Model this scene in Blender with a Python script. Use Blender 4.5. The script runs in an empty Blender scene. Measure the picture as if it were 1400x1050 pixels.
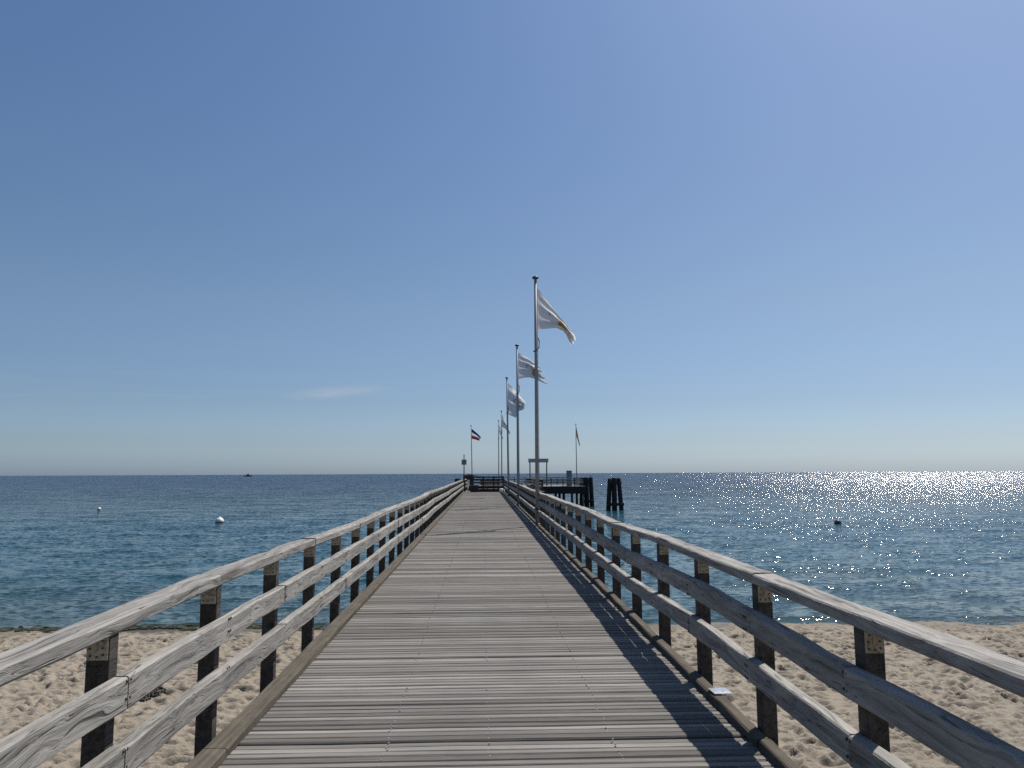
import bpy, bmesh, math, random
import numpy as np
from mathutils import Vector, Matrix

random.seed(7); rng = np.random.default_rng(7)
sc = bpy.context.scene
col = sc.collection
R = math.radians

# ------------------------------------------------------------------ camera
EYE = 4.15            # eye above the water
HEYE = 1.65           # eye above the deck
S = 0.0027            # gentle rise of the deck towards the sea
cd = bpy.data.cameras.new('camera'); cam = bpy.data.objects.new('camera', cd); col.objects.link(cam)
cd.sensor_width = 36.0; cd.lens = 1051.0 / 1400.0 * 36.0
cd.clip_start = 0.05; cd.clip_end = 200000
cam.matrix_world = (Matrix.Translation((0, 0, EYE)) @ Matrix.Rotation(-R(2.15), 4, 'Z')
                    @ Matrix.Rotation(R(90 + 6.64), 4, 'X') @ Matrix.Rotation(-R(0.26), 4, 'Z'))
sc.camera = cam

# ------------------------------------------------------------------ sky and sun
SUN_A, SUN_E = 43.5, 56.8
w = bpy.data.worlds.new('World'); sc.world = w; w.use_nodes = True
nt = w.node_tree; nt.nodes.clear()
wo = nt.nodes.new('ShaderNodeOutputWorld'); bg = nt.nodes.new('ShaderNodeBackground')
sky = nt.nodes.new('ShaderNodeTexSky'); sky.sky_type = 'NISHITA'; sky.sun_disc = False
sky.sun_elevation = R(SUN_E); sky.sun_rotation = R(SUN_A)
sky.altitude = 0; sky.air_density = 0.9; sky.dust_density = 1.2; sky.ozone_density = 8.0
bg.inputs['Strength'].default_value = 0.092
# faint thin streaks of cloud low over the sea, all the way round
tc = nt.nodes.new('ShaderNodeTexCoord'); mp = nt.nodes.new('ShaderNodeMapping')
mp.inputs['Scale'].default_value = (3.2, 3.2, 42.0); mp.inputs['Location'].default_value = (1.3, 0.4, 2.0)
ns = nt.nodes.new('ShaderNodeTexNoise'); ns.inputs['Scale'].default_value = 1.0
ns.inputs['Detail'].default_value = 5; ns.inputs['Distortion'].default_value = 0.6
rp = nt.nodes.new('ShaderNodeValToRGB'); rp.color_ramp.elements[0].position = 0.60; rp.color_ramp.elements[1].position = 0.86
sx = nt.nodes.new('ShaderNodeSeparateXYZ'); rz = nt.nodes.new('ShaderNodeValToRGB')
e = rz.color_ramp.elements; e[0].position = 0.0; e[0].color = (0.6, 0.6, 0.6, 1); e[1].position = 0.20; e[1].color = (0, 0, 0, 1)
mu = nt.nodes.new('ShaderNodeMath'); mu.operation = 'MULTIPLY'
mu2 = nt.nodes.new('ShaderNodeMath'); mu2.operation = 'MULTIPLY'; mu2.inputs[1].default_value = 0.55
mxw = nt.nodes.new('ShaderNodeMix'); mxw.data_type = 'RGBA'
L = nt.links.new
L(tc.outputs['Generated'], mp.inputs['Vector']); L(mp.outputs[0], ns.inputs['Vector']); L(ns.outputs['Fac'], rp.inputs[0])
L(tc.outputs['Generated'], sx.inputs[0]); L(sx.outputs['Z'], rz.inputs[0])
# one faint torn wisp, low over the sea
wd = nt.nodes.new('ShaderNodeVectorMath'); wd.operation = 'SUBTRACT'; wd.inputs[1].default_value = (-0.186, 0.973, 0.1035)
wm = nt.nodes.new('ShaderNodeVectorMath'); wm.operation = 'MULTIPLY'; wm.inputs[1].default_value = (15.0, 1.0, 120.0)
wr = nt.nodes.new('ShaderNodeVectorRotate'); wr.rotation_type = 'Y_AXIS'; wr.inputs['Angle'].default_value = 0.10
wl = nt.nodes.new('ShaderNodeVectorMath'); wl.operation = 'LENGTH'
wf = nt.nodes.new('ShaderNodeMapRange'); wf.inputs[1].default_value = 1.1; wf.inputs[2].default_value = 0.0; wf.inputs[3].default_value = 0.0; wf.inputs[4].default_value = 0.75
wn_ = nt.nodes.new('ShaderNodeTexNoise'); wn_.inputs['Scale'].default_value = 2.6; wn_.inputs['Detail'].default_value = 5
wx = nt.nodes.new('ShaderNodeMath'); wx.operation = 'MULTIPLY'; wa = nt.nodes.new('ShaderNodeMath'); wa.operation = 'ADD'; wa.use_clamp = True
L(tc.outputs['Generated'], wd.inputs[0]); L(wd.outputs[0], wr.inputs['Vector']); L(wr.outputs[0], wm.inputs[0]); L(wm.outputs[0], wl.inputs[0]); L(wl.outputs['Value'], wf.inputs[0])
L(wm.outputs[0], wn_.inputs['Vector']); L(wf.outputs[0], wx.inputs[0]); L(wn_.outputs['Fac'], wx.inputs[1]); L(wx.outputs[0], wa.inputs[1]); L(mu2.outputs[0], wa.inputs[0])
L(rp.outputs[0], mu.inputs[0]); L(rz.outputs[0], mu.inputs[1]); L(mu.outputs[0], mu2.inputs[0]); L(wa.outputs[0], mxw.inputs['Factor'])
# pale sea haze in the lowest degrees of the sky, the same all round
tn = nt.nodes.new('ShaderNodeValToRGB'); te = tn.color_ramp.elements
te[0].position = 0.0; te[0].color = (0.54, 0.625, 0.74, 1); te[1].position = 0.55; te[1].color = (0.44, 0.475, 0.475, 1)
for p_, c_ in ((0.04, (0.455, 0.475, 0.51)), (0.09, (0.43, 0.425, 0.425)), (0.21, (0.485, 0.46, 0.41))):
    q_ = te.new(p_); q_.color = (*c_, 1)
mt_ = nt.nodes.new('ShaderNodeMix'); mt_.data_type = 'RGBA'; mt_.blend_type = 'MULTIPLY'; mt_.inputs['Factor'].default_value = 1.0
mt2 = nt.nodes.new('ShaderNodeMix'); mt2.data_type = 'RGBA'; mt2.blend_type = 'MULTIPLY'; mt2.inputs['Factor'].default_value = 1.0; mt2.inputs['B'].default_value = (2, 2, 2, 1); mt2.clamp_result = False
L(sx.outputs['Z'], tn.inputs[0]); L(tn.outputs[0], mt_.inputs['B']); L(sky.outputs[0], mt_.inputs['A']); L(mt_.outputs['Result'], mt2.inputs['A'])
L(mt2.outputs['Result'], mxw.inputs['A']); mxw.inputs['B'].default_value = (4.6, 5.0, 5.3, 1)
L(mxw.outputs['Result'], bg.inputs['Color']); L(bg.outputs[0], wo.inputs['Surface'])

sl = bpy.data.lights.new('sun', 'SUN'); sl.energy = 5.0; sl.angle = R(0.5); sl.color = (1.0, 0.95, 0.87)
sun = bpy.data.objects.new('sun', sl); col.objects.link(sun); sun.location = (20, 20, 40)
to_sun = Vector((math.sin(R(SUN_A)) * math.cos(R(SUN_E)), math.cos(R(SUN_A)) * math.cos(R(SUN_E)), math.sin(R(SUN_E))))
sun.rotation_euler = to_sun.to_track_quat('Z', 'Y').to_euler()

sc.view_settings.view_transform = 'Standard'; sc.view_settings.look = 'None'
sc.view_settings.exposure = 0.22; sc.view_settings.gamma = 1.0; sc.view_settings.use_curve_mapping = False
sc.cycles.use_denoising = False
sc.cycles.max_bounces = 6; sc.cycles.sample_clamp_indirect = 4

# ------------------------------------------------------------------ helpers
def deck(y): return EYE - HEYE + S * y

def tag(o, label=None, cat=None, group=None, kind=None):
    if label: o['label'] = label
    if cat: o['category'] = cat
    if group: o['group'] = group
    if kind: o['kind'] = kind
    return o

def link_mesh(name, me, mats, parent=None, loc=None, rot=None, smooth=False):
    if mats is not None and len(me.materials) == 0:
        for m in (mats if isinstance(mats, (list, tuple)) else [mats]): me.materials.append(m)
    o = bpy.data.objects.new(name, me); col.objects.link(o)
    if parent: o.parent = parent
    if loc is not None: o.location = loc
    if rot is not None: o.rotation_euler = rot
    return o

def empty(name, loc=(0, 0, 0), rz=0):
    o = bpy.data.objects.new(name, None); col.objects.link(o)
    o.location = loc; o.rotation_euler = (0, 0, rz); o.empty_display_size = 0.3
    return o

class MB:
    def __init__(s): s.v = []; s.f = []; s.m = []; s.sm = []
    def add(s, vs, fs, mi=0, smooth=False):
        b = len(s.v); s.v += [tuple(p) for p in vs]
        for q in fs: s.f.append(tuple(b + i for i in q)); s.m.append(mi); s.sm.append(smooth)
        return s
    def box(s, x0, x1, y0, y1, z0, z1, bev=0.0, mi=0):
        if bev <= 0:
            vs = [(x0, y0, z0), (x1, y0, z0), (x1, y1, z0), (x0, y1, z0), (x0, y0, z1), (x1, y0, z1), (x1, y1, z1), (x0, y1, z1)]
            return s.add(vs, [(3, 2, 1, 0), (4, 5, 6, 7), (0, 1, 5, 4), (1, 2, 6, 5), (2, 3, 7, 6), (3, 0, 4, 7)], mi)
        def ring(d, z): return [(x0 + d, y0, z), (x1 - d, y0, z), (x1, y0 + d, z), (x1, y1 - d, z), (x1 - d, y1, z), (x0 + d, y1, z), (x0, y1 - d, z), (x0, y0 + d, z)]
        def inner(z): return [(min(max(p[0], x0 + bev), x1 - bev), min(max(p[1], y0 + bev), y1 - bev), z) for p in ring(bev, z)]
        rs = [inner(z0), ring(bev, z0 + bev), ring(bev, z1 - bev), inner(z1)]
        vs = sum(rs, []); fs = []
        for k in range(3):
            for i in range(8):
                j = (i + 1) % 8; fs.append((k * 8 + i, k * 8 + j, k * 8 + 8 + j, k * 8 + 8 + i))
        fs.append(tuple(range(7, -1, -1))); fs.append(tuple(range(24, 32)))
        return s.add(vs, fs, mi)
    def tube(s, pts, rads, n=10, mi=0, cap=True, smooth=True):
        pts = [Vector(p) for p in pts]
        if not hasattr(rads, '__len__'): rads = [rads] * len(pts)
        vs = []; fs = []
        for k, p in enumerate(pts):
            d = (pts[min(k + 1, len(pts) - 1)] - pts[max(k - 1, 0)])
            if d.length < 1e-9: d = Vector((0, 0, 1))
            d.normalize()
            a = d.cross(Vector((0, 0, 1)))
            if a.length < 0.05: a = d.cross(Vector((1, 0, 0)))
            a.normalize(); b = d.cross(a)
            for i in range(n):
                t = 2 * math.pi * i / n
                vs.append(p + (a * math.cos(t) + b * math.sin(t)) * rads[k])
        for k in range(len(pts) - 1):
            for i in range(n):
                j = (i + 1) % n; fs.append((k * n + i, k * n + n + i, k * n + n + j, k * n + j))
        s.add(vs, fs, mi, smooth)
        if cap:
            m = len(pts) - 1
            s.add([vs[i] for i in range(n)], [tuple(range(n))], mi); s.add([vs[m * n + i] for i in range(n)], [tuple(range(n - 1, -1, -1))], mi)
        return s
    def lathe(s, prof, n=16, c=(0, 0, 0), mi=0, smooth=True):
        vs = []; fs = []
        for r, z in prof:
            for i in range(n):
                t = 2 * math.pi * i / n; vs.append((c[0] + r * math.cos(t), c[1] + r * math.sin(t), c[2] + z))
        for k in range(len(prof) - 1):
            for i in range(n):
                j = (i + 1) % n; fs.append((k * n + i, k * n + j, k * n + n + j, k * n + n + i))
        return s.add(vs, fs, mi, smooth)
    def mesh(s, name='mesh'):
        me = bpy.data.meshes.new(name); me.from_pydata(s.v, [], s.f)
        me.polygons.foreach_set('material_index', s.m); me.polygons.foreach_set('use_smooth', s.sm)
        bm = bmesh.new(); bm.from_mesh(me); bmesh.ops.remove_doubles(bm, verts=bm.verts, dist=1e-6)
        bmesh.ops.recalc_face_normals(bm, faces=bm.faces); bm.to_mesh(me); bm.free(); me.update()
        return me
    def build(s, name, mats, parent=None, loc=None, rot=None):
        return link_mesh(name, s.mesh(name), mats, parent, loc, rot)

# ------------------------------------------------------------------ materials
class NG:
    def __init__(s, name):
        s.m = bpy.data.materials.new(name); s.m.use_nodes = True; s.t = s.m.node_tree; s.t.nodes.clear()
        s.out = s.t.nodes.new('ShaderNodeOutputMaterial')
    def n(s, t, **kw):
        o = s.t.nodes.new('ShaderNode' + t)
        for k, v in kw.items(): setattr(o, k, v)
        return o
    def l(s, a, b): s.t.links.new(a, b)
    def val(s, sock, v):
        if hasattr(v, 'is_linked') or hasattr(v, 'links'): s.l(v, sock)
        else: sock.default_value = v
    def math(s, op, a, b=0.0, c=0.0, clamp=False):
        o = s.n('Math', operation=op, use_clamp=clamp)
        for i, x in enumerate((a, b, c)): s.val(o.inputs[i], x)
        return o.outputs[0]
    def vmath(s, op, a, b=(0, 0, 0)):
        o = s.n('VectorMath', operation=op); s.val(o.inputs[0], a); s.val(o.inputs[1], b); return o.outputs[0]
    def scale(s, v, k):
        o = s.n('VectorMath', operation='SCALE'); s.val(o.inputs[0], v); s.val(o.inputs['Scale'], k); return o.outputs[0]
    def mapping(s, v, sc_=(1, 1, 1), loc=(0, 0, 0), rot=(0, 0, 0)):
        o = s.n('Mapping'); s.l(v, o.inputs['Vector']); s.val(o.inputs['Scale'], sc_); s.val(o.inputs['Location'], loc); s.val(o.inputs['Rotation'], rot); return o.outputs[0]
    def noise(s, v, scale=1.0, detail=3, rough=0.5, dist=0.0, out='Fac'):
        o = s.n('TexNoise'); s.l(v, o.inputs['Vector']); o.inputs['Scale'].default_value = scale
        o.inputs['Detail'].default_value = detail; o.inputs['Roughness'].default_value = rough; o.inputs['Distortion'].default_value = dist
        return o.outputs[out]
    def ramp(s, f, stops, interp='LINEAR'):
        o = s.n('ValToRGB'); s.l(f, o.inputs[0]); cr = o.color_ramp; cr.interpolation = interp
        while len(cr.elements) < len(stops): cr.elements.new(0.5)
        for el, (p, c) in zip(cr.elements, stops):
            el.position = p; el.color = (c[0], c[1], c[2], 1) if hasattr(c, '__len__') else (c, c, c, 1)
        return o.outputs[0]
    def mix(s, f, a, b, blend='MIX'):
        o = s.n('Mix', data_type='RGBA', blend_type=blend); s.val(o.inputs['Factor'], f)
        for k, v in (('A', a), ('B', b)):
            s.val(o.inputs[k], (*v, 1) if (hasattr(v, '__len__') and len(v) == 3) else v)
        return o.outputs['Result']
    def bump(s, h, strength=0.3, dist=0.02, nrm=None):
        o = s.n('Bump'); o.inputs['Strength'].default_value = strength; o.inputs['Distance'].default_value = dist
        s.l(h, o.inputs['Height'])
        if nrm is not None: s.l(nrm, o.inputs['Normal'])
        return o.outputs[0]
    def pos(s): return s.n('NewGeometry').outputs['Position']
    def obj(s): return s.n('TexCoord').outputs['Object']
    def rnd(s): return s.n('ObjectInfo').outputs['Random']
    def pbr(s, color, rough=0.6, normal=None, metal=0.0, spec=None, **kw):
        b = s.n('BsdfPrincipled')
        s.val(b.inputs['Base Color'], (*color, 1) if (hasattr(color, '__len__') and len(color) == 3) else color)
        s.val(b.inputs['Roughness'], rough); s.val(b.inputs['Metallic'], metal)
        if spec is not None: s.val(b.inputs['Specular IOR Level'], spec)
        if normal is not None: s.l(normal, b.inputs['Normal'])
        for k, v in kw.items(): s.val(b.inputs[k], v)
        s.l(b.outputs[0], s.out.inputs['Surface']); s.bsdf = b
        return s.m

def simple(name, c, rough=0.6, metal=0.0, var=0.25, nscale=8.0, bump=0.1):
    g = NG(name); p = g.obj(); f = g.noise(p, nscale, 4, 0.6)
    cc = g.ramp(f, [(0.25, [x * (1 - var) for x in c]), (0.75, [min(1, x * (1 + var)) for x in c])])
    return g.pbr(cc, rough, g.bump(f, bump, 0.01), metal)

def rail_wood(name, dark, mid, pale, tint=0.15):
    # silvery weathered timber: long grain swept round knots, open checks
    g = NG(name); o = g.obj(); r = g.rnd()
    off = g.n('CombineXYZ'); g.l(g.math('MULTIPLY', r, 37.0), off.inputs[0]); g.l(g.math('MULTIPLY', r, 91.0), off.inputs[1]); g.l(g.math('MULTIPLY', r, 53.0), off.inputs[2])
    p = g.vmath('ADD', o, off.outputs[0])
    warp = g.noise(g.mapping(p, (3.0, 1.3, 5.0)), 1.0, 2, 0.5, 0.4, 'Color')
    wv = g.scale(g.vmath('SUBTRACT', warp, (0.5, 0.5, 0.5)), 0.16)
    q = g.vmath('ADD', p, wv)
    grain = g.noise(g.mapping(q, (27, 0.9, 27)), 1.0, 4, 0.6, 0.35)
    fine = g.noise(g.mapping(q, (190, 3.0, 190)), 1.0, 3, 0.6)
    blot = g.noise(p, 2.2, 3, 0.6)
    h = g.math('ADD', g.math('MULTIPLY', grain, 0.75), g.math('MULTIPLY', fine, 0.25))
    c = g.ramp(h, [(0.33, dark), (0.43, mid), (0.58, pale), (0.72, [min(1, x * 1.12) for x in pale])])
    chk = g.noise(g.mapping(q, (75, 0.75, 75)), 1.0, 2, 0.5, 0.5)
    c = g.mix(g.ramp(chk, [(0.30, 0.85), (0.37, 0.0)]), c, [x * 0.55 for x in dark])
    h = g.math('ADD', h, g.ramp(chk, [(0.30, 0.0), (0.40, 0.35)]))
    c = g.mix(g.ramp(blot, [(0.35, 0.0), (0.75, 0.45)]), c, [x * 0.62 for x in mid])
    c = g.mix(1.0, c, g.ramp(r, [(0.0, 1 - tint), (1.0, 1 + tint * 0.4)]), 'MULTIPLY')
    return g.pbr(c, 0.78, g.bump(h, 0.75, 0.012), spec=0.25)

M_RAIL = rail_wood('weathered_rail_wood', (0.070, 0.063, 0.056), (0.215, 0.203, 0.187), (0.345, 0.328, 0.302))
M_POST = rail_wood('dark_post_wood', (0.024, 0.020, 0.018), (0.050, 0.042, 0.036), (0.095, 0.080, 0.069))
M_BEAM = rail_wood('tarred_beam_wood', (0.012, 0.011, 0.011), (0.028, 0.025, 0.024), (0.055, 0.05, 0.046))

PITCH = 0.083
def deck_wood(name):
    # grey grooved decking: tone per board from its row, tight grain across the walk
    g = NG(name); p = g.pos(); sp = g.n('SeparateXYZ'); g.l(p, sp.inputs[0])
    row = g.math('FLOOR', g.math('DIVIDE', sp.outputs['Y'], PITCH))
    wn = g.n('TexWhiteNoise', noise_dimensions='1D'); g.l(row, wn.inputs['W'])
    cx = g.n('CombineXYZ'); g.l(g.math('MULTIPLY', wn.outputs['Value'], 40.0), cx.inputs[0]); g.l(g.math('MULTIPLY', wn.outputs['Value'], 17.0), cx.inputs[2])
    q = g.vmath('ADD', p, cx.outputs[0])
    streak = g.noise(g.mapping(q, (0.7, 75, 30)), 1.0, 4, 0.62, 0.25)
    streak2 = g.noise(g.mapping(q, (1.6, 150, 30)), 1.0, 3, 0.55, 0.15)
    fine = g.noise(g.mapping(q, (5, 420, 60)), 1.0, 3, 0.6)
    big = g.noise(g.mapping(p, (1.1, 1.4, 1)), 1.0, 4, 0.6)
    h = g.math('ADD', g.math('ADD', g.math('MULTIPLY', streak, 0.5), g.math('MULTIPLY', streak2, 0.3)), g.math('MULTIPLY', fine, 0.2))
    c = g.ramp(h, [(0.32, (0.055, 0.049, 0.044)), (0.42, (0.160, 0.149, 0.137)), (0.56, (0.216, 0.202, 0.186)), (0.70, (0.320, 0.302, 0.280))])
    tone = g.ramp(wn.outputs['Value'], [(0.0, 0.52), (0.35, 0.85), (0.7, 1.02), (1.0, 1.42)])
    c = g.mix(1.0, c, tone, 'MULTIPLY')
    c = g.mix(g.ramp(big, [(0.42, 0.0), (0.72, 0.38)]), c, (0.085, 0.079, 0.071))
    sand = g.noise(p, 3.1, 5, 0.65)
    c = g.mix(g.ramp(sand, [(0.56, 0.0), (0.78, 0.4)]), c, (0.19, 0.176, 0.152))
    return g.pbr(c, 0.85, g.bump(h, 0.8, 0.012), spec=0.2)
M_DECK = deck_wood('grooved_deck_wood')

def kerb_mat():
    g = NG('sandy_kerb_wood'); p = g.pos()
    a = g.noise(p, 5, 5, 0.65); b = g.noise(p, 110, 3, 0.7); st = g.noise(g.mapping(p, (40, 1.5, 40)), 1, 3, 0.6)
    c = g.ramp(a, [(0.3, (0.066, 0.056, 0.044)), (0.55, (0.098, 0.085, 0.067)), (0.75, (0.140, 0.123, 0.099))])
    c = g.mix(0.55, c, g.ramp(b, [(0.35, 0.45), (0.65, 1.0)]), 'MULTIPLY')
    c = g.mix(0.35, c, g.ramp(st, [(0.4, (0.07, 0.060, 0.047)), (0.6, (0.16, 0.14, 0.115))]))
    ms = g.noise(p, 1.7, 4, 0.7)
    c = g.mix(g.ramp(ms, [(0.60, 0.0), (0.74, 0.5)]), c, (0.16, 0.15, 0.07))
    return g.pbr(c, 0.92, g.bump(g.math('ADD', b, st), 0.5, 0.006), spec=0.15)
M_KERB = kerb_mat()

def sand_mat():
    g = NG('beach_sand'); p = g.pos(); sp = g.n('SeparateXYZ'); g.l(p, sp.inputs[0])
    a = g.noise(p, 0.9, 5, 0.6); b = g.noise(p, 28, 4, 0.7); d = g.noise(p, 300, 2, 0.6)
    c = g.ramp(a, [(0.3, (0.200, 0.170, 0.133)), (0.7, (0.262, 0.227, 0.182))])
    c = g.mix(g.ramp(b, [(0.40, 0.0), (0.62, 0.55)]), c, (0.30, 0.262, 0.212))
    c = g.mix(g.ramp(g.noise(p, 9, 4, 0.7), [(0.60, 0.0), (0.72, 0.55)]), c, (0.115, 0.090, 0.064))
    wet = g.ramp(g.math('ADD', sp.outputs['Z'], g.math('MULTIPLY', g.noise(p, 0.7, 3), 0.05)), [(0.03, 1.0), (0.075, 0.0)])
    c = g.mix(wet, c, (0.075, 0.062, 0.044))
    h = g.math('ADD', b, g.math('MULTIPLY', d, 0.25))
    rough = g.math('SUBTRACT', 0.95, g.math('MULTIPLY', wet, 0.5))
    return g.pbr(c, rough, g.bump(h, 0.8, 0.02), spec=0.2)
M_SAND = sand_mat()

def sea_mat():
    g = NG('sea_water'); p = g.pos(); sp = g.n('SeparateXYZ'); g.l(p, sp.inputs[0])
    # slope of the surface as the sum of chop at several sizes, crests roughly along the shore
    def slopes(scx, scy, ax, ay, detail, rot=0.0, rough=0.5):
        n_ = g.noise(g.mapping(p, (scx, scy, 1), (scx * 13.7, scy * 5.1, 0), (0, 0, R(rot))), 1.0, detail, rough, 0.0, 'Color')
        return g.vmath('MULTIPLY', g.vmath('SUBTRACT', n_, (0.5, 0.5, 0.5)), (ax, ay, 0.0))
    s1 = slopes(0.16, 0.42, 0.20, 0.62, 2, 6)
    s2 = slopes(0.9, 2.2, 0.42, 1.05, 3, -9, 0.6)
    s3 = slopes(3.6, 8.0, 0.92, 2.05, 2, 14)
    gust = g.ramp(g.noise(g.mapping(p, (0.012, 0.045, 1)), 1.0, 4, 0.6), [(0.3, 0.74), (0.7, 1.12)])
    sl_ = g.vmath('ADD', g.vmath('ADD', s1, s2), s3)
    sl_ = g.scale(sl_, gust)
    off = g.n('MapRange'); off.clamp = True; g.l(sp.outputs['Y'], off.inputs[0])
    for i_, v_ in ((1, 25.0), (2, 150.0), (3, 0.92), (4, 1.6)): off.inputs[i_].default_value = v_
    sl_ = g.scale(sl_, off.outputs[0])
    # normals tilted shoreward: darkens far reflections and draws the glitter sunward
    lean = g.n('CombineXYZ'); ln_ = g.math('SUBTRACT', off.outputs[0], 0.91); g.l(g.math('MULTIPLY', ln_, -0.34), lean.inputs[1]); g.l(g.math('MULTIPLY', ln_, -0.20), lean.inputs[0])
    sl_ = g.vmath('ADD', sl_, lean.outputs[0])
    # near the shore the water lies in the lee and is calmer
    nrm = g.vmath('NORMALIZE', g.vmath('ADD', sl_, g.n('NewGeometry').outputs['Normal']))
    depth = g.n('MapRange'); g.l(g.math('ADD', sp.outputs['Y'], g.math('MULTIPLY', g.math('SUBTRACT', g.noise(g.mapping(p, (0.03, 0.06, 1)), 1.0, 3), 0.5), 40.0)), depth.inputs[0])
    depth.inputs[1].default_value = 20.0; depth.inputs[2].default_value = 230.0
    c = g.ramp(depth.outputs[0], [(0.0, (0.030, 0.036, 0.022)), (0.016, (0.022, 0.044, 0.042)), (0.06, (0.013, 0.046, 0.055)), (0.25, (0.006, 0.040, 0.058)), (1.0, (0.002, 0.020, 0.047))])
    rg = g.n('MapRange'); g.l(sp.outputs['Y'], rg.inputs[0])
    for i_, v_ in ((1, 40.0), (2, 400.0), (3, 0.06), (4, 0.15)): rg.inputs[i_].default_value = v_
    return g.pbr(c, rg.outputs[0], nrm, IOR=1.333, spec=0.5)
M_SEA = sea_mat()

def metal(name, c, rough=0.4, metalness=0.9):
    g = NG(name); p = g.obj(); f = g.noise(p, 6, 4, 0.6)
    return g.pbr(g.ramp(f, [(0.3, [x * 0.8 for x in c]), (0.7, c)]), g.math('ADD', rough - 0.08, g.math('MULTIPLY', f, 0.2)), None, metalness)
M_POLE = metal('painted_pole', (0.24, 0.25, 0.27), 0.5, 0.1)
M_DARKMETAL = metal('dark_metal', (0.09, 0.095, 0.10), 0.5, 0.6)
M_GALV = metal('galvanised_sheet', (0.62, 0.64, 0.66), 0.32, 0.85)
def plate_mat():
    g = NG('cream_steel_plate'); p = g.pos(); f = g.noise(p, 45, 4, 0.7); k = g.noise(p, 9, 3, 0.6)
    c = g.ramp(f, [(0.34, (0.17, 0.125, 0.075)), (0.48, (0.34, 0.30, 0.215)), (0.7, (0.46, 0.42, 0.32))])
    c = g.mix(g.ramp(k, [(0.5, 0.0), (0.75, 0.5)]), c, (0.20, 0.13, 0.075))
    return g.pbr(c, 0.7, g.bump(f, 0.2, 0.003))
M_PLATE = plate_mat()
M_BOLT = simple('rusty_bolt', (0.055, 0.04, 0.03), 0.6, 0.4)
M_SCREW = simple('worn_screw', (0.34, 0.335, 0.325), 0.5, 0.4)
M_ROPE = simple('halyard_rope', (0.28, 0.28, 0.29), 0.8)
M_BUOY = simple('white_buoy_plastic', (0.72, 0.71, 0.68), 0.45, 0.0, 0.12, 3)
M_DBUOY = simple('dark_buoy_plastic', (0.06, 0.065, 0.07), 0.5)
M_ORANGE = simple('faded_orange_paint', (0.55, 0.16, 0.05), 0.5)
M_REDBROWN = rail_wood('red_brown_bench_wood', (0.05, 0.02, 0.015), (0.12, 0.045, 0.035), (0.18, 0.075, 0.06))
M_SIGN = simple('grey_green_sign', (0.16, 0.20, 0.20), 0.5)
M_SIGNW = simple('pale_grey_board', (0.30, 0.31, 0.33), 0.5)
M_CAB = simple('grey_green_cabinet_paint', (0.13, 0.18, 0.19), 0.5)
M_HULL = simple('dark_hull_paint', (0.03, 0.035, 0.045), 0.5)
M_CABIN = simple('cabin_paint', (0.12, 0.13, 0.15), 0.5)
M_GULL = simple('gull_grey_feathers', (0.35, 0.36, 0.38), 0.8)
M_WEED = simple('dried_seaweed', (0.030, 0.024, 0.016), 0.8, 0, 0.5, 20)
M_WAVESTRIP = simple('olive_wave_strip', (0.045, 0.048, 0.022), 0.7, 0, 0.5, 6)  # olive of the added strands that mimic a dark wave face
M_WHITEPAINT = simple('white_paint', (0.75, 0.75, 0.73), 0.5, 0, 0.1)

def vnoise(x, y, seed):
    r = np.random.default_rng(seed); G = r.random((257, 257))
    xi = np.floor(x).astype(int); yi = np.floor(y).astype(int); fx = x - xi; fy = y - yi
    fx = fx * fx * (3 - 2 * fx); fy = fy * fy * (3 - 2 * fy)
    a = G[yi % 257, xi % 257]; b = G[yi % 257, (xi + 1) % 257]; c = G[(yi + 1) % 257, xi % 257]; d = G[(yi + 1) % 257, (xi + 1) % 257]
    return (a * (1 - fx) + b * fx) * (1 - fy) + (c * (1 - fx) + d * fx) * fy - 0.5
def grid_object(name, X, Y, Z, mat):
    nY, nX = X.shape; me = bpy.data.meshes.new(name)
    co = np.stack([X, Y, Z], -1).reshape(-1, 3); idx = np.arange(nX * nY).reshape(nY, nX)
    quads = np.stack([idx[:-1, :-1], idx[:-1, 1:], idx[1:, 1:], idx[1:, :-1]], -1).reshape(-1, 4)
    me.vertices.add(len(co)); me.vertices.foreach_set('co', co.astype(np.float32).ravel())
    me.loops.add(quads.size); me.loops.foreach_set('vertex_index', quads.astype(np.int32).ravel())
    me.polygons.add(len(quads)); me.polygons.foreach_set('loop_start', np.arange(0, quads.size, 4, dtype=np.int32))
    me.polygons.foreach_set('use_smooth', np.ones(len(quads), dtype=bool))
    me.update(calc_edges=True)
    return link_mesh(name, me, mat)
SHORE = 21.6
# ------------------------------------------------------------------ sea
sgx = np.concatenate([[-60000, -8000, -1500, -300, -110], np.arange(-62, 62.01, 0.26), [110, 300, 1500, 8000, 60000]])
sgy = np.concatenate([[16, 19], np.arange(20.4, 27, 0.06), np.arange(27, 50, 0.13), np.arange(50, 86, 0.26), [95, 130, 260, 1000, 6000, 90000]])
SX, SY = np.meshgrid(sgx, sgy)
fade = np.clip((86 - SY) / 30, 0, 1) * np.clip((62 - np.abs(SX)) / 8, 0, 1) * np.clip((SY - 20.6) / 3.0, 0.0, 1)
def wv(fx, fy, rot, o, seed):
    c_, s_ = math.cos(rot), math.sin(rot); return vnoise((SX * c_ + SY * s_) * fx + o, (-SX * s_ + SY * c_) * fy + o, seed)
SXc = np.clip(SX, -63, 63); SYc = np.clip(SY, 16, 90); SX, SXk, SY, SYk = SXc, SX, SYc, SY
SZ = fade * (0.10 * wv(.28, .62, .05, 300, 21) + 0.065 * wv(.6, 1.5, -.12, 500, 22) + 0.026 * wv(1.4, 2.8, .2, 700, 23))
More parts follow.
